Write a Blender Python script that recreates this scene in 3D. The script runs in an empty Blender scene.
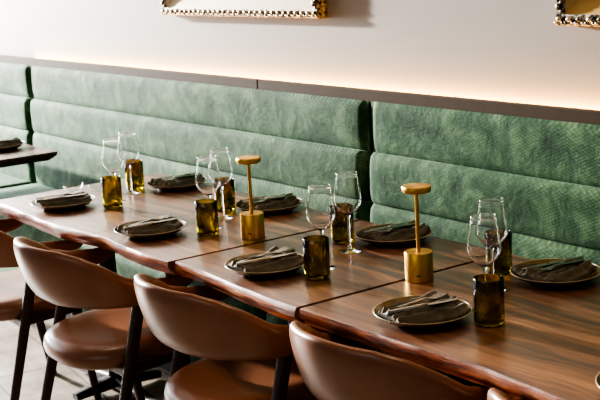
import bpy, bmesh, math, random
from mathutils import Vector, Matrix, noise
C = bpy.context.scene.collection
PI = math.pi
random.seed(7)

# ------------------------------------------------------------------ helpers
def link(name, bm, mat, parent=None, smooth=True, loc=(0,0,0), rot=(0,0,0), kind=None):
    bmesh.ops.recalc_face_normals(bm, faces=bm.faces[:])
    me = bpy.data.meshes.new(name); bm.to_mesh(me); bm.free()
    for p in me.polygons: p.use_smooth = smooth
    if smooth: me.set_sharp_from_angle(angle=math.radians(42))
    o = bpy.data.objects.new(name, me); C.objects.link(o)
    if mat: me.materials.append(mat)
    o.location = loc; o.rotation_euler = rot
    if parent: o.parent = parent
    if kind: o['kind'] = kind
    return o
def tag(o, label, cat, group=None):
    o['label'] = label; o['category'] = cat
    if group: o['group'] = group
    return o
def thing(name, label, cat, loc=(0,0,0), rz=0, group=None):
    o = bpy.data.objects.new(name, None); C.objects.link(o)
    o.location = loc; o.rotation_euler = (0,0,rz); o.empty_display_size = .05
    return tag(o, label, cat, group)
def dup(root, loc, rz, label, group=None):
    r = root.copy(); C.objects.link(r); r.location = loc; r.rotation_euler = (0,0,rz); r['label'] = label
    if group: r['group'] = group
    for ch in list(root.children):
        c = ch.copy(); C.objects.link(c); c.parent = r
        for g in list(ch.children):
            d = g.copy(); C.objects.link(d); d.parent = c
    return r
def box(bm, x0, x1, y0, y1, z0, z1, bev=0, seg=2):
    r = bmesh.ops.create_cube(bm, size=1)
    vs = r['verts']
    for v in vs:
        v.co = Vector(((x0+x1)/2+v.co.x*(x1-x0), (y0+y1)/2+v.co.y*(y1-y0), (z0+z1)/2+v.co.z*(z1-z0)))
    if bev:
        es = list({e for v in vs for e in v.link_edges})
        bmesh.ops.bevel(bm, geom=es, offset=bev, segments=seg, affect='EDGES', profile=.5)
    return bm
def loft(bm, rings, cap=True, closed=True):
    rr = [[bm.verts.new(p) for p in ring] for ring in rings]
    n = len(rr[0])
    for a, b in zip(rr, rr[1:]):
        for i in range(n if closed else n-1):
            j = (i+1) % n
            try: bm.faces.new((a[i], a[j], b[j], b[i]))
            except ValueError: pass
    if cap:
        for ring in (rr[0], rr[-1]):
            try: bm.faces.new(ring)
            except ValueError: pass
    return bm
def lathe(bm, prof, seg=48, c=(0,0)):
    rings = []
    for r, z in prof:
        rings.append([(c[0]+max(r,1e-5)*math.cos(2*PI*i/seg), c[1]+max(r,1e-5)*math.sin(2*PI*i/seg), z) for i in range(seg)])
    loft(bm, rings, cap=True)
    bmesh.ops.remove_doubles(bm, verts=bm.verts[:], dist=2e-5)
    return bm
def bar(bm, a, b, wa, da, wb, db, up=(0,1,0), n=12, p=3.5):
    """tapering rounded bar between two points; w along side axis, d along 'up' axis"""
    a = Vector(a); b = Vector(b); t = (b-a).normalized()
    u = Vector(up); u = (u-t*u.dot(t)).normalized(); s = t.cross(u)
    rings = []
    for k in range(7):
        f = k/6
        f2 = f
        c = a.lerp(b, f2); w = (wa+(wb-wa)*f)/2; d = (da+(db-da)*f)/2
        ring = []
        for i in range(n*2):
            th = 2*PI*i/(n*2); cs, sn = math.cos(th), math.sin(th)
            ring.append(c + s*(w*math.copysign(abs(cs)**(2/p), cs)) + u*(d*math.copysign(abs(sn)**(2/p), sn)))
        rings.append(ring)
    return loft(bm, rings)

# ------------------------------------------------------------------ materials
def mat(name):
    m = bpy.data.materials.new(name); m.use_nodes = True
    nt = m.node_tree; b = nt.nodes['Principled BSDF']
    return m, nt, b
def nd(nt, t, **k):
    n = nt.nodes.new(t)
    for a, v in k.items():
        if a in n.inputs: n.inputs[a].default_value = v
        else: setattr(n, a, v)
    return n
def ramp(nt, stops):
    r = nt.nodes.new('ShaderNodeValToRGB'); e = r.color_ramp.elements
    while len(e) > 1: e.remove(e[-1])
    e[0].position = stops[0][0]; e[0].color = (*stops[0][1], 1)
    for p, c in stops[1:]:
        x = e.new(p); x.color = (*c, 1)
    return r
def coords(nt, scale=(1,1,1), rot=(0,0,0), loc=(0,0,0)):
    tc = nt.nodes.new('ShaderNodeTexCoord'); mp = nt.nodes.new('ShaderNodeMapping')
    mp.inputs['Scale'].default_value = scale; mp.inputs['Rotation'].default_value = rot; mp.inputs['Location'].default_value = loc
    nt.links.new(tc.outputs['Object'], mp.inputs['Vector']); return mp.outputs['Vector']
def mixc(nt, f, a, b, mode='MIX'):
    m = nt.nodes.new('ShaderNodeMix'); m.data_type = 'RGBA'; m.blend_type = mode
    for s, v in ((m.inputs[0], f), (m.inputs[6], a), (m.inputs[7], b)):
        if hasattr(v, 'is_output') or isinstance(v, bpy.types.NodeSocket): nt.links.new(v, s)
        else: s.default_value = v if not isinstance(v, tuple) else (*v, 1)
    return m.outputs[2]
def math_(nt, op, a, b=None):
    m = nt.nodes.new('ShaderNodeMath'); m.operation = op
    for i, v in enumerate((a, b)):
        if v is None: continue
        if isinstance(v, bpy.types.NodeSocket): nt.links.new(v, m.inputs[i])
        else: m.inputs[i].default_value = v
    return m.outputs[0]
def simple(name, col, rough=.5, metal=0, spec=.5, noise_scale=None, var=.15, bump=0):
    m, nt, b = mat(name)
    b.inputs['Base Color'].default_value = (*col, 1); b.inputs['Roughness'].default_value = rough
    b.inputs['Metallic'].default_value = metal; b.inputs['Specular IOR Level'].default_value = spec
    if noise_scale:
        n = nd(nt, 'ShaderNodeTexNoise', Scale=noise_scale, Detail=6.0)
        nt.links.new(coords(nt), n.inputs['Vector'])
        c = mixc(nt, n.outputs['Fac'], tuple(x*(1-var) for x in col), tuple(min(1, x*(1+var)) for x in col))
        nt.links.new(c, b.inputs['Base Color'])
        if bump:
            bp = nd(nt, 'ShaderNodeBump', Strength=bump, Distance=.002)
            nt.links.new(n.outputs['Fac'], bp.inputs['Height']); nt.links.new(bp.outputs['Normal'], b.inputs['Normal'])
    return m

def walnut(name, seed=0., dark=1., rough=.46):
    m, nt, b = mat(name)
    v = coords(nt, (1,1,1), loc=(seed, seed*.37, 0))
    sep = nd(nt, 'ShaderNodeSeparateXYZ'); nt.links.new(v, sep.inputs[0])
    # low-frequency warp
    w = nd(nt, 'ShaderNodeTexNoise', Scale=1.0, Detail=3.0)
    mp = nd(nt, 'ShaderNodeMapping'); mp.inputs['Scale'].default_value = (1.6, 5.0, 5.0)
    nt.links.new(v, mp.inputs['Vector']); nt.links.new(mp.outputs[0], w.inputs['Vector'])
    yy = math_(nt, 'ADD', sep.outputs['Y'], math_(nt, 'MULTIPLY', w.outputs['Fac'], .16))
    # rings
    cmb = nd(nt, 'ShaderNodeCombineXYZ')
    nt.links.new(math_(nt, 'MULTIPLY', sep.outputs['X'], 1.2), cmb.inputs[0]); nt.links.new(math_(nt, 'MULTIPLY', yy, 26), cmb.inputs[1])
    n1 = nd(nt, 'ShaderNodeTexNoise', Scale=1.0, Detail=5.0, Roughness=.62); nt.links.new(cmb.outputs[0], n1.inputs['Vector'])
    r = ramp(nt, [(.30, (.035*dark, .011*dark, .004*dark)), (.44, (.105*dark, .038*dark, .014*dark)), (.56, (.215*dark, .086*dark, .030*dark)), (.70, (.43*dark, .205*dark, .080*dark))])
    nt.links.new(n1.outputs['Fac'], r.inputs[0])
    # boards with different tone
    bd = nd(nt, 'ShaderNodeTexNoise', Scale=1.0, Detail=0.0)
    c2 = nd(nt, 'ShaderNodeCombineXYZ')
    nt.links.new(math_(nt, 'MULTIPLY', math_(nt, 'FLOOR', math_(nt, 'MULTIPLY', sep.outputs['Y'], 7.5)), 3.7), c2.inputs[1]); c2.inputs[0].default_value = seed
    nt.links.new(c2.outputs[0], bd.inputs['Vector'])
    rb = ramp(nt, [(.3, (.55, .5, .48)), (.7, (1.45, 1.35, 1.25))]); nt.links.new(bd.outputs['Fac'], rb.inputs[0])
    c = mixc(nt, 1.0, r.outputs[0], rb.outputs[0], 'MULTIPLY')
    # fine pores
    c3 = nd(nt, 'ShaderNodeMapping'); c3.inputs['Scale'].default_value = (14, 330, 60); nt.links.new(v, c3.inputs['Vector'])
    n3 = nd(nt, 'ShaderNodeTexNoise', Scale=1.0, Detail=2.0); nt.links.new(c3.outputs[0], n3.inputs['Vector'])
    rp = ramp(nt, [(.35, (.55, .5, .5)), (.5, (1, 1, 1))]); nt.links.new(n3.outputs['Fac'], rp.inputs[0])
    c = mixc(nt, .6, c, rp.outputs[0], 'MULTIPLY')
    nt.links.new(c, b.inputs['Base Color'])
    b.inputs['Roughness'].default_value = rough; b.inputs['Specular IOR Level'].default_value = .5
    b.inputs['Coat Weight'].default_value = .9; b.inputs['Coat IOR'].default_value = 1.65; b.inputs['Coat Roughness'].default_value = .24; b.inputs['Specular IOR Level'].default_value = .8
    bp = nd(nt, 'ShaderNodeBump', Strength=.12, Distance=.001)
    nt.links.new(n1.outputs['Fac'], bp.inputs['Height']); nt.links.new(bp.outputs['Normal'], b.inputs['Normal'])
    return m
def live_edge_mat():
    m, nt, b = mat('live edge wood')
    v = coords(nt, (6, 30, 60), rot=(0, .10, 0))
    n = nd(nt, 'ShaderNodeTexNoise', Scale=1.0, Detail=6.0, Roughness=.65); nt.links.new(v, n.inputs['Vector'])
    r = ramp(nt, [(.32, (.035, .009, .004)), (.44, (.17, .045, .016)), (.56, (.38, .115, .038)), (.70, (.66, .29, .12))])
    nt.links.new(n.outputs['Fac'], r.inputs[0]); nt.links.new(r.outputs[0], b.inputs['Base Color'])
    b.inputs['Roughness'].default_value = .48; b.inputs['Specular IOR Level'].default_value = .3
    bp = nd(nt, 'ShaderNodeBump', Strength=.9, Distance=.005); nt.links.new(n.outputs['Fac'], bp.inputs['Height']); nt.links.new(bp.outputs['Normal'], b.inputs['Normal'])
    return m
def velvet():
    m, nt, b = mat('green velvet')
    v = coords(nt)
    n = nd(nt, 'ShaderNodeTexNoise', Scale=8.5, Detail=9.0, Roughness=.72, Distortion=.3); nt.links.new(v, n.inputs['Vector'])
    r = ramp(nt, [(.34, (.011, .038, .016)), (.48, (.031, .086, .039)), (.64, (.105, .190, .098))])
    nt.links.new(n.outputs['Fac'], r.inputs[0])
    # woven diamond pattern
    sep = nd(nt, 'ShaderNodeSeparateXYZ'); nt.links.new(v, sep.inputs[0])
    zy = math_(nt, 'ADD', sep.outputs['Z'], math_(nt, 'MULTIPLY', sep.outputs['Y'], -.9))
    a = math_(nt, 'ADD', math_(nt, 'MULTIPLY', sep.outputs['X'], PI/.024), math_(nt, 'MULTIPLY', zy, PI/.0105))
    c = math_(nt, 'SUBTRACT', math_(nt, 'MULTIPLY', sep.outputs['X'], PI/.024), math_(nt, 'MULTIPLY', zy, PI/.0105))
    h = math_(nt, 'MULTIPLY', math_(nt, 'ABSOLUTE', math_(nt, 'SINE', a)), math_(nt, 'ABSOLUTE', math_(nt, 'SINE', c)))
    hp = math_(nt, 'POWER', h, .6)
    rr = ramp(nt, [(0, (.28, .32, .28)), (.4, (.85, .85, .85)), (1, (1.5, 1.5, 1.4))]); nt.links.new(hp, rr.inputs[0])
    # the weave shows clearly only from about x=-0.6 to the right
    mr = nd(nt, 'ShaderNodeMapRange'); mr.inputs[1].default_value = -1.6; mr.inputs[2].default_value = -.2; mr.inputs[3].default_value = .12; mr.inputs[4].default_value = .85
    nt.links.new(sep.outputs['X'], mr.inputs[0])
    col = mixc(nt, mr.outputs[0], r.outputs[0], mixc(nt, 1., r.outputs[0], rr.outputs[0], 'MULTIPLY'))
    nt.links.new(col, b.inputs['Base Color'])
    b.inputs['Roughness'].default_value = .8; b.inputs['Specular IOR Level'].default_value = .15
    b.inputs['Sheen Weight'].default_value = .14; b.inputs['Sheen Roughness'].default_value = .4; b.inputs['Sheen Tint'].default_value = (.72, .92, .78, 1)
    bp = nd(nt, 'ShaderNodeBump', Strength=.14, Distance=.002); nt.links.new(math_(nt, 'MULTIPLY', hp, mr.outputs[0]), bp.inputs['Height'])
    bp2 = nd(nt, 'ShaderNodeBump', Strength=.35, Distance=.02); nt.links.new(n.outputs['Fac'], bp2.inputs['Height']); nt.links.new(bp.outputs['Normal'], bp2.inputs['Normal'])
    nt.links.new(bp2.outputs['Normal'], b.inputs['Normal'])
    return m
def leather():
    m, nt, b = mat('tan leather')
    v = coords(nt)
    n = nd(nt, 'ShaderNodeTexNoise', Scale=7.0, Detail=5.0); nt.links.new(v, n.inputs['Vector'])
    r = ramp(nt, [(.3, (.19, .072, .033)), (.7, (.265, .108, .052))]); nt.links.new(n.outputs['Fac'], r.inputs[0])
    nt.links.new(r.outputs[0], b.inputs['Base Color'])
    b.inputs['Roughness'].default_value = .31; b.inputs['Specular IOR Level'].default_value = .65
    f = nd(nt, 'ShaderNodeTexVoronoi', Scale=420.0); nt.links.new(v, f.inputs['Vector'])
    bp = nd(nt, 'ShaderNodeBump', Strength=.12, Distance=.0006); nt.links.new(f.outputs['Distance'], bp.inputs['Height']); nt.links.new(bp.outputs['Normal'], b.inputs['Normal'])
    return m
def glass(name, col, ior=1.45, rough=0.0):
    m, nt, b = mat(name)
    b.inputs['Base Color'].default_value = (*col, 1); b.inputs['Transmission Weight'].default_value = 1
    b.inputs['Roughness'].default_value = rough; b.inputs['IOR'].default_value = ior
    return m
def thin_glass():
    m, nt, b = mat('thin clear glass'); nt.nodes.remove(b)
    out = [n for n in nt.nodes if n.type == 'OUTPUT_MATERIAL'][0]
    tr = nd(nt, 'ShaderNodeBsdfTransparent'); gl = nd(nt, 'ShaderNodeBsdfGlossy', Roughness=.02)
    gl.inputs['Color'].default_value = (1, 1, 1, 1)
    lw = nd(nt, 'ShaderNodeLayerWeight', Blend=.5)
    rt = ramp(nt, [(0, (.985, .985, .98)), (.75, (.95, .95, .94)), (1, (.80, .80, .79))]); nt.links.new(lw.outputs['Facing'], rt.inputs[0]); nt.links.new(rt.outputs[0], tr.inputs['Color'])
    f = math_(nt, 'ADD', .035, math_(nt, 'MULTIPLY', math_(nt, 'POWER', lw.outputs['Facing'], 4.0), .75))
    mx = nd(nt, 'ShaderNodeMixShader'); nt.links.new(f, mx.inputs[0]); nt.links.new(tr.outputs[0], mx.inputs[1]); nt.links.new(gl.outputs[0], mx.inputs[2])
    nt.links.new(mx.outputs[0], out.inputs['Surface']); return m
def bottle_glass():
    m, nt, b = mat('amber green bottle glass')
    v = coords(nt)
    n = nd(nt, 'ShaderNodeTexNoise', Scale=24.0, Detail=2.0); nt.links.new(v, n.inputs['Vector'])
    r = ramp(nt, [(.36, (.22, .17, .008)), (.62, (.72, .58, .05))]); nt.links.new(n.outputs['Fac'], r.inputs[0])
    nt.links.new(r.outputs[0], b.inputs['Base Color'])
    b.inputs['Transmission Weight'].default_value = 1; b.inputs['Roughness'].default_value = .02; b.inputs['IOR'].default_value = 1.5
    bp = nd(nt, 'ShaderNodeBump', Strength=.35, Distance=.004); nt.links.new(n.outputs['Fac'], bp.inputs['Height']); nt.links.new(bp.outputs['Normal'], b.inputs['Normal'])
    return m
def brass():
    m, nt, b = mat('brushed brass')
    v = coords(nt, (1,1,400))
    n = nd(nt, 'ShaderNodeTexNoise', Scale=2.0, Detail=3.0); nt.links.new(v, n.inputs['Vector'])
    c = mixc(nt, n.outputs['Fac'], (.66, .38, .075), (.70, .42, .09))
    nt.links.new(c, b.inputs['Base Color']); b.inputs['Metallic'].default_value = 1; b.inputs['Roughness'].default_value = .36
    b.inputs['Anisotropic'].default_value = .4
    return m
def napkin_mat():
    m, nt, b = mat('taupe linen')
    v = coords(nt)
    n = nd(nt, 'ShaderNodeTexNoise', Scale=26.0, Detail=6.0, Roughness=.65); nt.links.new(v, n.inputs['Vector'])
    r = ramp(nt, [(.3, (.034, .027, .015)), (.7, (.13, .106, .068))]); nt.links.new(n.outputs['Fac'], r.inputs[0])
    nt.links.new(r.outputs[0], b.inputs['Base Color']); b.inputs['Roughness'].default_value = .75
    b.inputs['Sheen Weight'].default_value = .25
    w = nd(nt, 'ShaderNodeTexNoise', Scale=900.0); nt.links.new(v, w.inputs['Vector'])
    bp = nd(nt, 'ShaderNodeBump', Strength=.3, Distance=.001); nt.links.new(w.outputs['Fac'], bp.inputs['Height']); nt.links.new(bp.outputs['Normal'], b.inputs['Normal'])
    return m
def plate_mat():
    m, nt, b = mat('brown glazed stoneware')
    v = coords(nt)
    n = nd(nt, 'ShaderNodeTexNoise', Scale=18.0, Detail=5.0, Roughness=.6); nt.links.new(v, n.inputs['Vector'])
    r = ramp(nt, [(.3, (.055, .034, .011)), (.55, (.135, .088, .030)), (.8, (.25, .17, .065))]); nt.links.new(n.outputs['Fac'], r.inputs[0])
    nt.links.new(r.outputs[0], b.inputs['Base Color']); b.inputs['Roughness'].default_value = .22; b.inputs['Coat Weight'].default_value = .4
    return m
def floor_mat():
    m, nt, b = mat('stone floor tiles')
    v = coords(nt, rot=(0, 0, .12))
    n = nd(nt, 'ShaderNodeTexNoise', Scale=9.0, Detail=9.0, Roughness=.7); nt.links.new(v, n.inputs['Vector'])
    n2 = nd(nt, 'ShaderNodeTexNoise', Scale=2.3, Detail=3.0); nt.links.new(v, n2.inputs['Vector'])
    r = ramp(nt, [(.3, (.20, .165, .125)), (.5, (.36, .315, .25)), (.72, (.54, .49, .41))]); nt.links.new(n.outputs['Fac'], r.inputs[0])
    r2 = ramp(nt, [(.38, (.62, .53, .45)), (.6, (1.05, 1.03, 1))]); nt.links.new(n2.outputs['Fac'], r2.inputs[0])
    c = mixc(nt, 1., r.outputs[0], r2.outputs[0], 'MULTIPLY')
    br = nd(nt, 'ShaderNodeTexBrick', Scale=1.0); br.inputs['Mortar Size'].default_value = .006; br.inputs['Brick Width'].default_value = .62; br.inputs['Row Height'].default_value = .31
    br.inputs['Color1'].default_value = (1,1,1,1); br.inputs['Color2'].default_value = (.8,.8,.8,1); br.inputs['Mortar'].default_value = (.35,.32,.28,1)
    nt.links.new(v, br.inputs['Vector'])
    c = mixc(nt, 1., c, br.outputs['Color'], 'MULTIPLY'); nt.links.new(c, b.inputs['Base Color'])
    b.inputs['Roughness'].default_value = .55
    bp = nd(nt, 'ShaderNodeBump', Strength=.3, Distance=.004); nt.links.new(br.outputs['Fac'], bp.inputs['Height']); bp.invert = True
    nt.links.new(bp.outputs['Normal'], b.inputs['Normal'])
    return m
def wall_mat():
    m, nt, b = mat('warm white plaster')
    n = nd(nt, 'ShaderNodeTexNoise', Scale=3.0, Detail=8.0); nt.links.new(coords(nt), n.inputs['Vector'])
    nt.links.new(mixc(nt, n.outputs['Fac'], (.285, .260, .228), (.325, .297, .262)), b.inputs['Base Color'])
    b.inputs['Roughness'].default_value = .7
    n2 = nd(nt, 'ShaderNodeTexNoise', Scale=160.0); nt.links.new(coords(nt), n2.inputs['Vector'])
    bp = nd(nt, 'ShaderNodeBump', Strength=.08, Distance=.002); nt.links.new(n2.outputs['Fac'], bp.inputs['Height']); nt.links.new(bp.outputs['Normal'], b.inputs['Normal'])
    return m
def ornate_mat(name, hi, lo):
    m, nt, b = mat(name)
    v = coords(nt)
    n = nd(nt, 'ShaderNodeTexNoise', Scale=75.0, Detail=4.0); nt.links.new(v, n.inputs['Vector'])
    r = ramp(nt, [(.42, lo), (.58, hi)]); nt.links.new(n.outputs['Fac'], r.inputs[0])
    nt.links.new(r.outputs[0], b.inputs['Base Color']); b.inputs['Metallic'].default_value = .55; b.inputs['Roughness'].default_value = .35
    return m

M_green = velvet(); M_leather = leather(); M_live = live_edge_mat()
M_chairwood = simple('dark walnut chair wood', (.050, .022, .013), .38, noise_scale=30, var=.4)
M_black = simple('black powder coated steel', (.012, .012, .013), .45, noise_scale=80)
M_glass = glass('clear glass', (1, 1, 1), 1.47)
M_thin = thin_glass(); M_bottle = bottle_glass(); M_brass = brass(); M_napkin = napkin_mat(); M_plate = plate_mat()
M_rim = simple('pale plate rim', (.36, .29, .18), .3, noise_scale=60, var=.3)
M_steel = simple('polished steel cutlery', (.62, .59, .55), .22, metal=1, noise_scale=40, var=.05)
M_floor = floor_mat(); M_wall = wall_mat()
M_ledge = simple('taupe timber ledge', (.062, .043, .028), .8, spec=.15, noise_scale=12, var=.2)
M_dark = simple('dark plinth', (.02, .02, .02), .6, noise_scale=10)
M_darktable = simple('dark underside edge', (.035, .018, .014), .5, noise_scale=20, var=.3)

# ------------------------------------------------------------------ camera (fitted to the photograph)
cam = bpy.data.cameras.new('camera'); co = bpy.data.objects.new('camera', cam); C.objects.link(co)
bpy.context.scene.camera = co
yaw, pitch, roll, F = [54.275, -11.666, -3.118, 1207.152]
a, b_, c_ = map(math.radians, (yaw, pitch, roll))
f = Vector((-math.sin(a)*math.cos(b_), math.cos(a)*math.cos(b_), math.sin(b_)))
r = Vector((math.cos(a), math.sin(a), 0)); u = r.cross(f)
r2 = r*math.cos(c_)+u*math.sin(c_); u2 = -r*math.sin(c_)+u*math.cos(c_)
mw = Matrix((r2, u2, -f)).transposed().to_4x4(); mw.translation = Vector((2.832, -1.835, 1.699))
co.matrix_world = mw
cam.sensor_width = 36; cam.lens = F*36/600; cam.clip_start = .05
cam.dof.use_dof = True; cam.dof.focus_distance = 3.3; cam.dof.aperture_fstop = 9

# ------------------------------------------------------------------ room
WY = .985
bm = bmesh.new(); box(bm, -8, 4, -5, WY, -.1, 0); link('floor', bm, M_floor, smooth=False, kind='structure')
bm = bmesh.new(); box(bm, -8, 4, WY, WY+.15, -.1, 3.0); link('wall_back', bm, M_wall, smooth=False, kind='structure')
bm = bmesh.new(); box(bm, -8, 4, -5, WY+.15, 3.0, 3.1); link('ceiling', bm, M_wall, smooth=False, kind='structure')
# window wall at the far left end, out of the frame: the daylight comes through it
bm = bmesh.new(); box(bm, -8.12, -8, -5, WY, 0, .45); box(bm, -8.12, -8, -5, WY, 2.85, 3.0); box(bm, -8.12, -8, -5, -4.4, .45, 2.85)
link('wall_left', bm, M_wall, smooth=False, kind='structure')
bm = bmesh.new()
for y in (-4.37, -2.6): box(bm, -8.09, -8.03, y-.03, y+.03, .45, 2.85)
box(bm, -8.09, -8.03, -4.4, WY, .45, .50)
link('window_1', bm, M_dark, smooth=False, kind='structure')
# timber ledge with a slot behind it for the light strip: two lengths butted at x=-1.32
for n, x0, x1 in ((1, -7.9, -1.264), (2, -1.258, 3.9)):
    bm = bmesh.new(); box(bm, x0, x1, .926, .950, 1.140, 1.192, .002)
    box(bm, x0, x1, .950, WY-.001, 1.145, 1.152)
    link('trim_%d' % n, bm, M_ledge, smooth=False, kind='structure')

# ------------------------------------------------------------------ banquette
def roll_cushion(x0, x1, ya, yb, z0, z1, depth_bulge=.022, zr=.02, nx=40):
    """padded roll: front face bulges between the seams above and below; ya front, yb back"""
    bm = bmesh.new()
    er = .045
    xs = []
    for k in range(9):
        t = k/8*PI/2; xs.append((x0+er*(1-math.sin(t)), math.cos(t)))
    # build end-to-middle
    st = [(x0+er*(1-math.cos(k/8*PI/2)), 1-math.sin(k/8*PI/2)) for k in range(9)]
    mid = [(x0+er+(x1-x0-2*er)*k/nx, 0) for k in range(1, nx)]
    en = [(x1-er*(1-math.cos(k/8*PI/2)), 1-math.sin(k/8*PI/2)) for k in range(8, -1, -1)]
    rings = []
    for x, s in st+mid+en:
        ring = []
        N = 18
        for i in range(N+1):
            t = i/N; z = z0+(z1-z0)*t
            q = 2*t-1
            prof = (1-abs(q)**4)**.5
            wob = .004*noise.noise(Vector((x*3, z*9, ya*5)))
            y = ya+.02 - depth_bulge*prof*1.0 - wob*prof
            y += s*.05
            zz = (z0+z1)/2+(z-(z0+z1)/2)*(1-s*.06)
            ring.append((x, min(y, yb-.002), zz))
        ring.append((x, yb, (z1 - (z1-z0)*.01))); ring.append((x, yb, z0+(z1-z0)*.01))
        rings.append(ring)
    return loft(bm, rings)
def bench(x0, x1, label):
    t = thing('banquette_section', label, 'bench', ((x0+x1)/2, .64, 0), 0, 'green velvet banquette sections')
    ox = (x0+x1)/2; oy = .64
    def add(n, bm, m):
        for v in bm.verts: v.co -= Vector((ox, oy, 0))
        return link(n, bm, m, t)
    def w(bm): return bm
    add('back_cushion', roll_cushion(x0, x1, .905, .924, .962, 1.153), M_green)
    add('back_cushion', roll_cushion(x0, x1, .880, .924, .778, .970), M_green)
    add('back_cushion', roll_cushion(x0, x1, .872, .924, .47, .786), M_green)
    bm = bmesh.new(); box(bm, x0, x1, .39, .90, .34, .50, .045, 6)
    add('seat_cushion', bm, M_green)
    bm = bmesh.new(); box(bm, x0+.005, x1-.005, .47, .92, .08, .345, .01)
    add('base_panel', bm, M_green)
    bm = bmesh.new(); box(bm, x0+.01, x1-.01, .50, .91, 0, .08)
    add('plinth', bm, M_dark)
    return t
bench(-6.5, -3.505, 'green velvet banquette section at far left, behind the small dark table')
bench(-3.49, -.545, 'long smooth green velvet banquette section behind the left and middle tables')
bench(-.53, 2.5, 'green velvet banquette section with clear honeycomb weave at the right')

# ------------------------------------------------------------------ tables
TH = .050
def table_top(x0, x1, seed, ox, mtop, y1=.787, straight=False):
    def wav(x, k): return noise.noise(Vector((x*2.6+seed, k*7.3, 0)))
    n = max(24, int((x1-x0)*70)); rings = []
    for i in range(n+1):
        x = x0+(x1-x0)*i/n
        a1 = (.026*wav(x, 1)+.004*noise.noise(Vector((x*8, seed, 3)))) if not straight else 0
        a2 = (.018*wav(x, 2)+.007*noise.noise(Vector((x*7, seed, 5)))) if not straight else 0
        bb = .008*wav(x, 4) if not straight else 0
        yt = a1; yb = a1+.014+a2+.006
        ring = [(x-ox, y1+bb-.004, .75), (x-ox, yt+.0015, .75), (x-ox, yt-.0005, .7488), (x-ox, yt-.003+a2*.2, .741), (x-ox, yt-.004+a2*.5, .731),
                (x-ox, yt-.002+a2*.8, .722), (x-ox, yb-.010, .712), (x-ox, yb-.006, .75-TH), (x-ox, y1+bb-.012, .75-TH), (x-ox, y1+bb, .725), (x-ox, y1+bb, .747)]
        rings.append(ring)
    bm = bmesh.new(); loft(bm, rings)
    bm.faces.ensure_lookup_table()
    return bm
def make_table(x0, x1, seed, label, pedestals, ang=0.0, dark=1.0):
    ox = (x0+x1)/2
    t = thing('dining_table', label, 'table', (ox, 0, 0), 0, 'live edge walnut tables pushed together')
    m = walnut('walnut table %d' % int(seed), seed, dark)
    bm = table_top(x0, x1, seed, ox, m)
    o = link('tabletop', bm, m, t, smooth=True)
    o.data.materials.append(M_live)
    for p in o.data.polygons:
        if p.center.y < .05 and p.normal.z < .8 and abs(p.normal.x) < .9: p.material_index = 1
        if abs(p.normal.z) > .9 or abs(p.normal.x) > .9: p.use_smooth = False
    for px in pedestals:
        bm = bmesh.new(); lathe(bm, [(.0, .02), (.035, .02), (.035, .69), (.0, .69)], 24)
        box(bm, -.22, .22, -.10, .35, .69, .7035)
        col = link('column', bm, M_black, t, loc=(px-ox, .24, 0)); 
        bm = bmesh.new()
        for k in range(4):
            aa = ang+k*PI/2
            bar(bm, (.02*math.cos(aa), .02*math.sin(aa), .045), (.30*math.cos(aa), .19*math.sin(aa), .022), .06, .055, .045, .03, up=(0,0,1))
        link('base', bm, M_black, t, loc=(px-ox, .24, 0))
    return t
make_table(-1.905, -.454, 11., 'long live edge walnut table at the left, with four place settings', (-1.38, -.85), .0)
make_table(-.438, .254, 23., 'short live edge walnut table in the middle, with two place settings', (-.09,), .0, .85)
make_table(.270, 1.72, 37., 'long dark live edge walnut table at the right, cut off by the frame', (.62, 1.37), .0, .82)
# seam strip across the left table
bmv = bmesh.new(); box(bmv, -1.012-(-1.905-.452)/2-.0022, -1.012-(-1.905-.452)/2+.0022, .012, .78, .7496, .7503)
sm = link('seam', bmv, M_dark, bpy.data.objects['dining_table'], smooth=False)
# far table
t = thing('dining_table', 'dark small table with undercut edge beyond the left end, holding one plate', 'table', (-3.45, .42, 0), 0, 'separate far tables')
m_far = walnut('walnut far table', 51., .8)
rings = []
bm = bmesh.new()
def rect(x, y, z): return [(-x, -y, z), (x, -y, z), (x, y, z), (-x, y, z)]
hx, hy = .545, .345
loft(bm, [rect(hx-.035, hy-.035, .704), rect(hx-.006, hy-.006, .728), rect(hx, hy, .738), rect(hx, hy, .748)])
link('edge', bm, M_darktable, t, smooth=False)
bm = bmesh.new(); box(bm, -hx, hx, -hy, hy, .7475, .7505); link('tabletop', bm, m_far, t, smooth=False)
bm = bmesh.new(); lathe(bm, [(.0, .02), (.035, .02), (.035, .704), (.0, .704)], 24); link('column', bm, M_black, t, loc=(0, -.2, 0))
bm = bmesh.new()
for k in range(4):
    aa = k*PI/2
    bar(bm, (.02*math.cos(aa), .02*math.sin(aa), .045), (.28*math.cos(aa), .2*math.sin(aa), .022), .06, .055, .045, .03, up=(0,0,1))
link('base', bm, M_black, t, loc=(0, -.2, 0))

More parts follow.
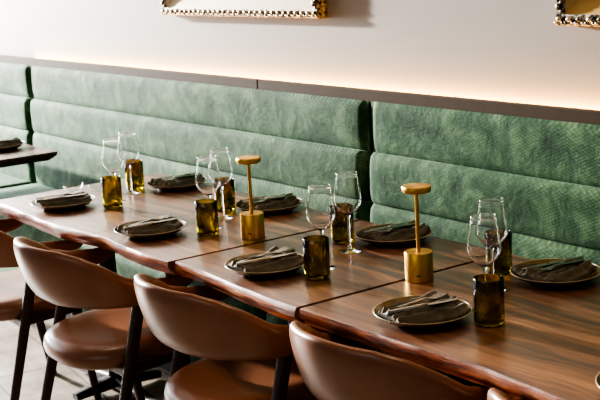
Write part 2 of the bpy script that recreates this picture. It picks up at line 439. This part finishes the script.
# ------------------------------------------------------------------ chairs
def shell_mesh():
    RX, RY = .295, .272
    st = []   # (x, y, nx, ny, ztop, zbot, thick, lean)
    def interp(tab, x):
        for (a0, v0), (a1, v1) in zip(tab, tab[1:]):
            if x <= a1:
                t = (x-a0)/(a1-a0); return v0+(v1-v0)*t
        return tab[-1][1]
    arcmax = 90
    tops = [(0, .818), (30, .808), (45, .790), (60, .757), (75, .712), (90, .692), (110, .682), (130, .678)]
    bots = [(0, .606), (45, .608), (92, .606), (110, .622), (130, .636)]
    thk = [(0, .052), (50, .046), (90, .036), (130, .034)]
    L = .185
    seq = [s for s in range(-130, 131, 4)]
    rings = []
    for s in seq:
        k = abs(s); sg = 1 if s >= 0 else -1
        if k <= 90:
            th = math.radians(k); x = (RX-.02)*math.sin(th); y = -(RY-.02)*math.cos(th); nx, ny = math.sin(th), -math.cos(th)
        else:
            f_ = (k-90)/40; x = RX-.02+.002*f_; y = L*f_; nx, ny = 1, 0
        zt, zb, tk = interp(tops, k), interp(bots, k), interp(thk, k)
        lean = .030*(1-min(k, 90)/90)+.004
        # end cap shrink
        e = 130-k; sh = 1.0
        if e < 16: sh = max(.02, math.sqrt(1-(1-e/16)**2))
        zc = (zt+zb)/2; hh = (zt-zb)/2*sh; tk2 = tk/2*(.35+.65*sh) if e >= 4 else tk/2*.25
        ring = []
        N = 28
        for i in range(N):
            an = 2*PI*i/N; cs, sn = math.cos(an), math.sin(an)
            pz = 2/2.6; pt = 2/2.3
            dz = hh*math.copysign(abs(sn)**pz, sn); dt = tk2*math.copysign(abs(cs)**pt, cs)
            t = dz/max(hh, .001)
            off = dt + lean*t*1.0 - (.010 if t < 0 else 0)*t*t*(1-min(k, 90)/90)
            # soften: thinner to the top edge
            ring.append((sg*(x+nx*off), y+ny*off, zc+dz))
        rings.append(ring)
    bm = bmesh.new(); loft(bm, rings); return bm
def pad_mesh():
    bm = bmesh.new(); rings = []
    N = 48
    def plan(an, s):
        cs, sn = math.cos(an), math.sin(an)
        p = 2/2.5
        w = .258 if sn > 0 else .250
        return (s*w*math.copysign(abs(cs)**p, cs)*(1+.03*sn), s*.235*math.copysign(abs(sn)**p, sn)+.02)
    prof = [(.02, .398), (.80, .398), (.93, .402), (.985, .415), (1.0, .434), (.985, .453), (.93, .468), (.80, .474), (.55, .468), (.25, .463), (.02, .462)]
    for s, z in prof:
        rings.append([(*plan(2*PI*i/N, s), z + .012*math.sin(2*PI*i/N)*s) for i in range(N)])
    return loft(bm, rings)
def make_chair(label):
    t = thing('dining_chair', label, 'chair', (0,0,0), 0, 'tan leather dining chairs along the table front')
    o = link('backrest', shell_mesh(), M_leather, t)
    o = link('seat', pad_mesh(), M_leather, t)
    for s in (-1, 1):
        bm = bmesh.new(); bar(bm, (s*.262, -.018, .622), (s*.285, -.190, 0), .028, .042, .024, .032); link('leg', bm, M_chairwood, t)
        bm = bmesh.new(); bar(bm, (s*.215, .150, .405), (s*.205, .215, 0), .030, .044, .022, .028); link('leg', bm, M_chairwood, t)
        bm = bmesh.new(); bar(bm, (s*.272, -.08, .405), (s*.215, .17, .395), .022, .040, .022, .036, up=(0,0,1)); link('side_rail', bm, M_chairwood, t)
    bm = bmesh.new(); bar(bm, (-.272, -.085, .395), (.272, -.085, .395), .022, .036, .022, .036, up=(0,0,1)); link('cross_rail', bm, M_chairwood, t)
    bm = bmesh.new(); bar(bm, (-.215, .155, .385), (.215, .155, .385), .022, .036, .022, .036, up=(0,0,1)); link('cross_rail', bm, M_chairwood, t)
    return t
chair0 = make_chair('tan leather curved-back chair largest in view, at the left end of the right table')
chair0.location = (.66, .035, 0)
dup(chair0, (-.048, -.01, 0), 0, 'tan leather curved-back chair in front of the middle table')
dup(chair0, (-.79, -.06, 0), 0, 'tan leather curved-back chair whose whole back shows, in front of the left table')
dup(chair0, (-1.56, -.08, 0), 0, 'tan leather curved-back chair cut off by the left edge of the photo')
dup(chair0, (1.335, .05, 0), 0, 'tan leather chair showing only its back tip at the bottom edge')

# ------------------------------------------------------------------ table lamps
def make_lamp(label):
    t = thing('table_lamp', label, 'lamp', (0,0,0), 0, 'brass cordless table lamps')
    bm = bmesh.new(); lathe(bm, [(0, 0), (.0395, 0), (.041, .0015), (.041, .083), (.0398, .0848), (.012, .085), (0, .085)], 64)
    o = link('base', bm, M_brass, t)
    bm = bmesh.new(); lathe(bm, [(0, .084), (.0058, .084), (.0058, .262), (0, .262)], 24); link('pole', bm, M_brass, t)
    bm = bmesh.new(); lathe(bm, [(0, .258), (.034, .258), (.041, .261), (.042, .264), (.042, .274), (.040, .277), (.020, .279), (0, .279)], 64)
    link('lamp_shade', bm, M_brass, t)
    bm = bmesh.new(); box(bm, -.006, .006, -.0425, -.0405, .020, .0235, .0008); link('switch', bm, M_dark, t)
    return t
L1 = make_lamp('brass mushroom-shaped lamp on the left table, behind its joint with the middle table'); L1.location = (-.522, .372, .75); L1.rotation_euler = (0,0,.75)
dup(L1, (.293, .400, .75), .8, 'larger-looking brass mushroom-shaped lamp on the left end of the right table')

# ------------------------------------------------------------------ glassware
def tumbler_bm():
    bm = bmesh.new(); Rr = .039; H = .121
    prof = [(0, .022), (.012, .018), (.024, .006), (.030, .0), (.0345, .001), (Rr, .006), (Rr, H-.002), (Rr-.0012, H), (Rr-.003, H), (Rr-.004, H-.002),
            (Rr-.004, .016), (Rr-.008, .012), (.022, .016), (.012, .030), (0, .034)]
    return lathe(bm, prof, 56)
def wine_thing():
    t = thing('wine_glass', '', 'wine glass', (0,0,0), 0, 'empty wine glasses on the tables')
    outer = [(0, .1165), (.006, .1175), (.013, .1215), (.023, .129), (.034, .141), (.0415, .152), (.0448, .163), (.0452, .172), (.0435, .186), (.0395, .212), (.0355, .236), (.0336, .2515), (.0341, .2532), (.0340, .2546), (.0334, .2553)]
    inner = [(.0328, .2552), (.0323, .2545), (.0324, .2532), (.0331, .2515), (.0350, .236), (.0390, .212), (.0430, .186), (.0447, .172), (.0443, .163), (.0410, .1523), (.0335, .1415), (.0225, .1297), (.0125, .1230), (0, .1200)]
    bm = bmesh.new(); lathe(bm, outer+inner, 64); link('bowl', bm, M_glass, t)
    bm = bmesh.new(); lathe(bm, [(0, .0045), (.0060, .010), (.0042, .016), (.0037, .03), (.0036, .10), (.0044, .109), (.0062, .1168), (0, .1172)], 32); link('stem', bm, M_glass, t)
    bm = bmesh.new(); lathe(bm, [(0, .0), (.036, .0), (.0375, .0012), (.034, .0024), (.018, .005), (.006, .009), (0, .0092)], 64); link('foot', bm, M_glass, t)
    return t
tb = link('tumbler', tumbler_bm(), M_bottle)
tumblers = [((-1.375, .285), 'amber cut-bottle tumbler beside the left-end front plate of the left table'),
            ((-1.640, .530), 'amber cut-bottle tumbler at bench side of the left table, near its left-end wine glass'),
            ((-.672, .285), 'amber cut-bottle tumbler just left of the left brass lamp'),
            ((-.962, .545), 'amber cut-bottle tumbler at bench side, behind the wine glasses left of the left lamp'),
            ((.056, .210), 'amber cut-bottle tumbler at the front of the middle table'),
            ((-.238, .538), 'amber cut-bottle tumbler at the bench side of the middle table'),
            ((.730, .245), 'amber cut-bottle tumbler at the front of the right table, nearest the camera'),
            ((.405, .610), 'dark amber cut-bottle tumbler at bench side of the right table, behind the wine glasses')]
for i, ((x, y), lab) in enumerate(tumblers):
    o = tb if i == 0 else tb.copy()
    if i: C.objects.link(o)
    o.location = (x, y, .7502); o.rotation_euler = (0, 0, i*1.3); tag(o, lab, 'tumbler', 'amber bottle-glass tumblers')
wg = wine_thing()
wines = [((-1.460, .345), 'empty wine glass behind the leftmost front amber tumbler'),
         ((-1.575, .476), 'empty wine glass at the bench side of the left table, leftmost of the back glasses'),
         ((-.757, .352), 'empty wine glass behind the amber tumbler left of the left brass lamp'),
         ((-.863, .472), 'empty wine glass at bench side, just left of the left brass lamp'),
         ((-.020, .290), 'empty wine glass behind the front amber tumbler of the middle table'),
         ((-.123, .476), 'empty wine glass at the bench side of the middle table, foot in clear view'),
         ((.640, .320), 'empty wine glass behind the nearest amber tumbler on the right table'),
         ((.515, .475), 'empty wine glass at bench side of the right table, half hidden by another')]
for i, ((x, y), lab) in enumerate(wines):
    if i == 0: wg.location = (x, y, .7502); wg['label'] = lab
    else: dup(wg, (x, y, .7502), i*.7, lab)
# little clear glass dish near the left end
bm = bmesh.new(); lathe(bm, [(0, 0), (.022, 0), (.030, .004), (.040, .016), (.044, .026), (.043, .027), (.041, .026), (.036, .015), (.026, .008), (0, .006)], 40)
for i, (x, y, lab) in enumerate([(-1.83, .335, 'small clear glass dish behind the leftmost front plate, the left one of two'), (-1.745, .41, 'small clear glass dish between leftmost plate and tumbler, the right one of two')]):
    if i == 0: d0 = link('glass_dish', bm, M_thin); o = d0
    else: o = d0.copy(); C.objects.link(o)
    o.location = (x, y, .7502); tag(o, lab, 'glass dish', 'small clear glass dishes')

# ------------------------------------------------------------------ place settings
def plate_thing():
    t = thing('dinner_plate', '', 'plate', (0,0,0), 0, 'brown stoneware plates with folded napkins')
    bm = bmesh.new()
    lathe(bm, [(0, .003), (.070, .003), (.074, 0), (.082, 0), (.086, .004), (.110, .012), (.125, .025), (.126, .0265), (.1235, .0265), (.107, .0155), (.088, .0085), (0, .0075)], 72)
    link('body', bm, M_plate, t)
    bm = bmesh.new()
    R1 = .1262; seg = 72; rings = []
    for i in range(10):
        an = 2*PI*i/10
        rings.append([((R1+.0017*math.cos(an))*math.cos(2*PI*j/seg), (R1+.0017*math.cos(an))*math.sin(2*PI*j/seg), .0262+.0015*math.sin(an)) for j in range(seg)])
    rings.append(rings[0]); loft(bm, rings, cap=False); bmesh.ops.remove_doubles(bm, verts=bm.verts[:], dist=1e-5)
    link('rim', bm, M_rim, t)
    return t
def napkin_bm(seed):
    """folded linen: three overlapping pleated bands laid along Y, wrinkled, ends lifted by the plate's rim"""
    bm = bmesh.new()
    for kband, (cx0, wid, L, z0, hh, ang) in enumerate(((-.038, .030, .104, .0090, .020, .10), (.036, .032, .100, .0090, .019, -.12), (.0, .030, .108, .0125, .022, .04+.06*math.sin(seed)))):
        N, K = 30, 26; rings = []
        for i in range(N+1):
            v = i/N; y = -L+2*L*v
            e = max(0, 1-abs(2*v-1)**10)**.5
            ring_t = []; ring_b = []
            w = wid*(1+.25*v)*(.85+.15*e)
            for k in range(K+1):
                q = k/K*2-1
                x = cx0+w*q+.007*math.sin(v*4+seed+kband*2)+.004*noise.noise(Vector((v*6, q*2, seed+kband)))
                xx = x*math.cos(ang)-y*math.sin(ang); yy = x*math.sin(ang)+y*math.cos(ang)
                body = max(0, 1-abs(q)**2.4)
                fold = .0045*math.sin(q*7+seed*2+3*v)+.005*noise.noise(Vector((q*3+seed, v*5, kband)))
                rd = math.hypot(xx, yy); lift = max(0, rd-.088)*.55
                h = max(.001, (1.25*hh*body**.6+1.6*fold*body)*(.35+.65*e))
                ring_t.append((xx, yy, z0+lift+h)); ring_b.append((xx, yy, z0+lift-.0006))
            rings.append(ring_t+ring_b[::-1])
        loft(bm, rings)
    return bm
def strip(bm, pts, th=.0022):
    """flat metal strip: pts=(s along, half width, z); extruded along local Y"""
    rings = []
    for s, w, z in pts:
        rings.append([(-w, s, z), (-w*.6, s, z+th), (w*.6, s, z+th), (w, s, z), (w*.5, s, z-th*.4), (-w*.5, s, z-th*.4)])
    return loft(bm, rings)
def fork_thing():
    t = thing('fork', '', 'fork', (0,0,0), 0, 'steel forks on the napkins')
    bm = bmesh.new()
    strip(bm, [(-.100, .004, 0), (-.095, .0085, .0), (-.06, .0075, .001), (-.01, .0042, .004), (.025, .003, .006)], .0028); link('handle', bm, M_steel, t)
    bm = bmesh.new()
    strip(bm, [(.024, .003, .006), (.036, .010, .004), (.050, .0125, .002), (.056, .0125, .002)], .0018)
    for k in range(4):
        xx = -.0105+k*.007
        rr = []
        for s, w, z in ((.055, .0019, .002), (.075, .0017, .004), (.098, .0008, .009)):
            rr.append([(xx-w, s, z), (xx-w, s, z+.0016), (xx+w, s, z+.0016), (xx+w, s, z)])
        loft(bm, rr)
    link('tines', bm, M_steel, t)
    return t
def knife_thing():
    t = thing('knife', '', 'knife', (0,0,0), 0, 'steel table knives on the napkins')
    bm = bmesh.new(); strip(bm, [(-.110, .003, 0), (-.104, .0078, 0), (-.05, .0068, 0), (.0, .0052, .001), (.006, .0045, .001)], .005); link('handle', bm, M_steel, t)
    bm = bmesh.new(); strip(bm, [(.004, .0045, .002), (.012, .0090, .002), (.06, .0100, .002), (.090, .0075, .002), (.104, .0022, .002)], .0012); link('blade', bm, M_steel, t)
    return t
P0 = plate_thing(); F0 = fork_thing(); K0 = knife_thing()
naps = [link('folded_napkin', napkin_bm(s), M_napkin) for s in (1.3, 4.1, 7.7)]
where = [(-1.547, .154, 'front left corner of the left table'),
         (-.843, .154, 'front of the left table, nearest the middle table'),
         (-.126, .154, 'front of the middle table'),
         (.580, .154, 'front of the right table, left of the nearest tumbler'),
         (1.318, .150, 'front of the right table, at the right edge of the photo'),
         (-1.525, .668, 'bench side of the left table, behind wine glasses'),
         (-.843, .664, 'bench side of the left table, behind the left brass lamp'),
         (-.126, .664, 'bench side of the middle table, left of the right brass lamp'),
         (.574, .664, 'bench side of the right table, at far right'),
         (-3.245, .60, 'dark far table at the left edge')]
for i, (x, y, w) in enumerate(where):
    flip = PI if y > .4 else 0
    rz = (-.10, .05, -.02, -.12, .1, .08, -.06, .04, -.10, .1)[i]+flip
    lp = 'brown plate, '+w
    if i == 0:
        P0.location = (x, y, .7502); P0['label'] = lp
    else: dup(P0, (x, y, .7502), rz, lp)
    np_ = naps[i] if i < 3 else naps[i % 3].copy()
    if i >= 3: C.objects.link(np_)
    np_.location = (x, y, .7502); np_.rotation_euler = (0, 0, rz); tag(np_, 'crumpled taupe napkin, '+w, 'napkin', 'folded linen napkins')
    cx, sx = math.cos(rz), math.sin(rz)
    def off(dx, dy): return (x+cx*dx-sx*dy, y+sx*dx+cx*dy)
    fx, fy = off(-.016, .0); kx, ky = off(.018, -.004)
    lf = 'steel fork, '+w; lk = 'steel knife, '+w
    z = .7502+.0415
    if i == 0:
        F0.location = (fx, fy, z); F0.rotation_euler = (0,0,rz+.10); F0['label'] = lf
        K0.location = (kx, ky, z); K0.rotation_euler = (0,0,rz-.08); K0['label'] = lk
    else:
        dup(F0, (fx, fy, z), rz+.10, lf); dup(K0, (kx, ky, z), rz-.08, lk)

# ------------------------------------------------------------------ picture frames
def make_frame(x0, x1, z0, z1, label, hi, lo, inner, canvas, depth=.048, fw=.034):
    t = thing('picture_frame', label, 'picture frame', (x0, WY, z0))
    mo = ornate_mat('ornate gilt %s' % round(x0, 1), hi, lo)
    W, H = x1-x0, z1-z0; yf = -depth
    bm = bmesh.new()
    # mitred moulding: outer side, front lip
    def ring(inset, y): return [(inset, y, inset), (W-inset, y, inset), (W-inset, y, H-inset), (inset, y, H-inset)]
    loft(bm, [ring(0, -.002), ring(0, yf+.006), ring(.004, yf), ring(fw, yf+.002), ring(fw, yf+.010)], cap=False)
    link('frame_moulding', bm, mo, t, smooth=False)
    # carved ornament: repeated scroll bosses along the rails
    bm = bmesh.new()
    sph = []
    for a_ in range(1, 6):
        sph.append([(math.sin(PI*a_/6)*math.cos(2*PI*b/10), math.cos(PI*a_/6), math.sin(PI*a_/6)*math.sin(2*PI*b/10)) for b in range(10)])
    def boss(cx, cz, ang):
        for dx, rr, dz in ((0, .0098, .004), (.013, .0055, -.007), (-.013, .0055, -.007), (.018, .004, .006)):
            px = cx+dx*math.cos(ang)-dz*math.sin(ang); pz = cz+dx*math.sin(ang)+dz*math.cos(ang)
            sx, sz = (1.25, .9) if ang == 0 else (.9, 1.25)
            loft(bm, [[(px+p[0]*rr*sx, yf-.0005+p[1]*rr*.8, pz+p[2]*rr*sz) for p in ring_] for ring_ in sph])
    n = int(W/.040)
    for k in range(n+1):
        boss(fw/2+(W-fw)*k/n, fw/2, 0); boss(fw/2+(W-fw)*k/n, H-fw/2, 0)
    n = int(H/.040)
    for k in range(1, n):
        boss(fw/2, fw/2+(H-fw)*k/n, PI/2); boss(W-fw/2, fw/2+(H-fw)*k/n, PI/2)
    link('carved_ornament', bm, mo, t)
    bm = bmesh.new(); loft(bm, [ring(fw, yf+.008), ring(fw+.045, yf+.030)], cap=False); link('inner_bevel', bm, inner, t, smooth=False)
    bm = bmesh.new(); box(bm, fw+.04, W-fw-.04, yf+.029, -.004, fw+.04, H-fw-.04); link('canvas', bm, canvas, t, smooth=False)
    return t
def canvas_mat(name, cols):
    m, nt, b = mat(name); n = nd(nt, 'ShaderNodeTexNoise', Scale=3.0, Detail=5.0, Distortion=1.0); nt.links.new(coords(nt), n.inputs['Vector'])
    r = ramp(nt, cols); nt.links.new(n.outputs['Fac'], r.inputs[0]); nt.links.new(r.outputs[0], b.inputs['Base Color']); b.inputs['Roughness'].default_value = .45
    return m
cream = canvas_mat('pale cream painting', [(.3, (.62, .52, .34)), (.7, (.85, .78, .62))])
bevel1 = simple('pale gilt bevel', (.72, .60, .40), .4, noise_scale=20)
make_frame(-2.02, -.845, 1.443, 2.25, 'ornate silver-gilt picture frame with pale cream picture, casting a shadow on the wall', (.52, .42, .30), (.05, .028, .015), bevel1, cream)
rust = canvas_mat('rust painting', [(.35, (.10, .05, .04)), (.5, (.33, .13, .09)), (.7, (.50, .30, .20))])
bevel2 = simple('ochre gilt bevel', (.60, .38, .12), .4, noise_scale=20)
make_frame(.335, 1.50, 1.437, 2.25, 'dark carved picture frame with rust-coloured picture at the top right corner', (.62, .55, .42), (.030, .016, .010), bevel2, rust)

# ------------------------------------------------------------------ light
def area(name, loc, target, sx, sy, power, col, spread=None):
    l = bpy.data.lights.new(name, 'AREA'); l.shape = 'RECTANGLE'; l.size = sx; l.size_y = sy; l.energy = power; l.color = col
    if spread: l.spread = math.radians(spread)
    o = bpy.data.objects.new(name, l); C.objects.link(o); o.location = loc
    o.rotation_euler = (Vector(target)-Vector(loc)).to_track_quat('-Z', 'Y').to_euler(); return o
def spot(name, loc, target, power, col, ang=60, size=.04, blend=.6):
    l = bpy.data.lights.new(name, 'SPOT'); l.energy = power; l.color = col; l.spot_size = math.radians(ang); l.spot_blend = blend; l.shadow_soft_size = size
    o = bpy.data.objects.new(name, l); C.objects.link(o); o.location = loc
    o.rotation_euler = (Vector(target)-Vector(loc)).to_track_quat('-Z', 'Y').to_euler(); return o
area('window_light', (-7.6, -1.7, 1.8), (-2, -.6, 1.0), 4.4, 2.2, 170, (.90, .95, 1.0))
spot('low_sun', (-10.5, -.90, 2.9), (-1.2, .75, 1.0), 16000, (1.0, .94, .87), 34, .14)
area('table_sheen_light', (-7.6, .10, 1.75), (-1.6, .3, .8), 1.4, 1.6, 420, (.96, .97, 1.0), 120)  # added soft light for the sheen on the left table, no second window
for i, (x, y, p) in enumerate([(-1.5, .2, 22), (-.1, .15, 34), (1.0, .3, 46)]):
    spot('ceiling_spot', (x, y-.1, 2.9), (x, y, .75), p, (1.0, .76, .50), 70, .06)
area('fill_light', (1.5, -4.2, 2.7), (-.3, .3, .7), 3.0, 1.6, 24, (1.0, .90, .80))
# light strip hidden in the slot behind the ledge
l = bpy.data.lights.new('led_strip_light', 'AREA'); l.shape = 'RECTANGLE'; l.size = 7.5; l.size_y = .012; l.energy = 44; l.color = (1.0, .50, .11)
o = bpy.data.objects.new('led_strip_light', l); C.objects.link(o); o.location = (0.2, .967, 1.170); o.rotation_euler = (math.radians(180-32), 0, 0)
w = bpy.data.worlds.new('world'); bpy.context.scene.world = w; w.use_nodes = True
w.node_tree.nodes['Background'].inputs[0].default_value = (.80, .86, 1.0, 1); w.node_tree.nodes['Background'].inputs[1].default_value = .16
vs = bpy.context.scene.view_settings
vs.view_transform = 'AgX'; vs.look = 'AgX - High Contrast'; vs.exposure = .02
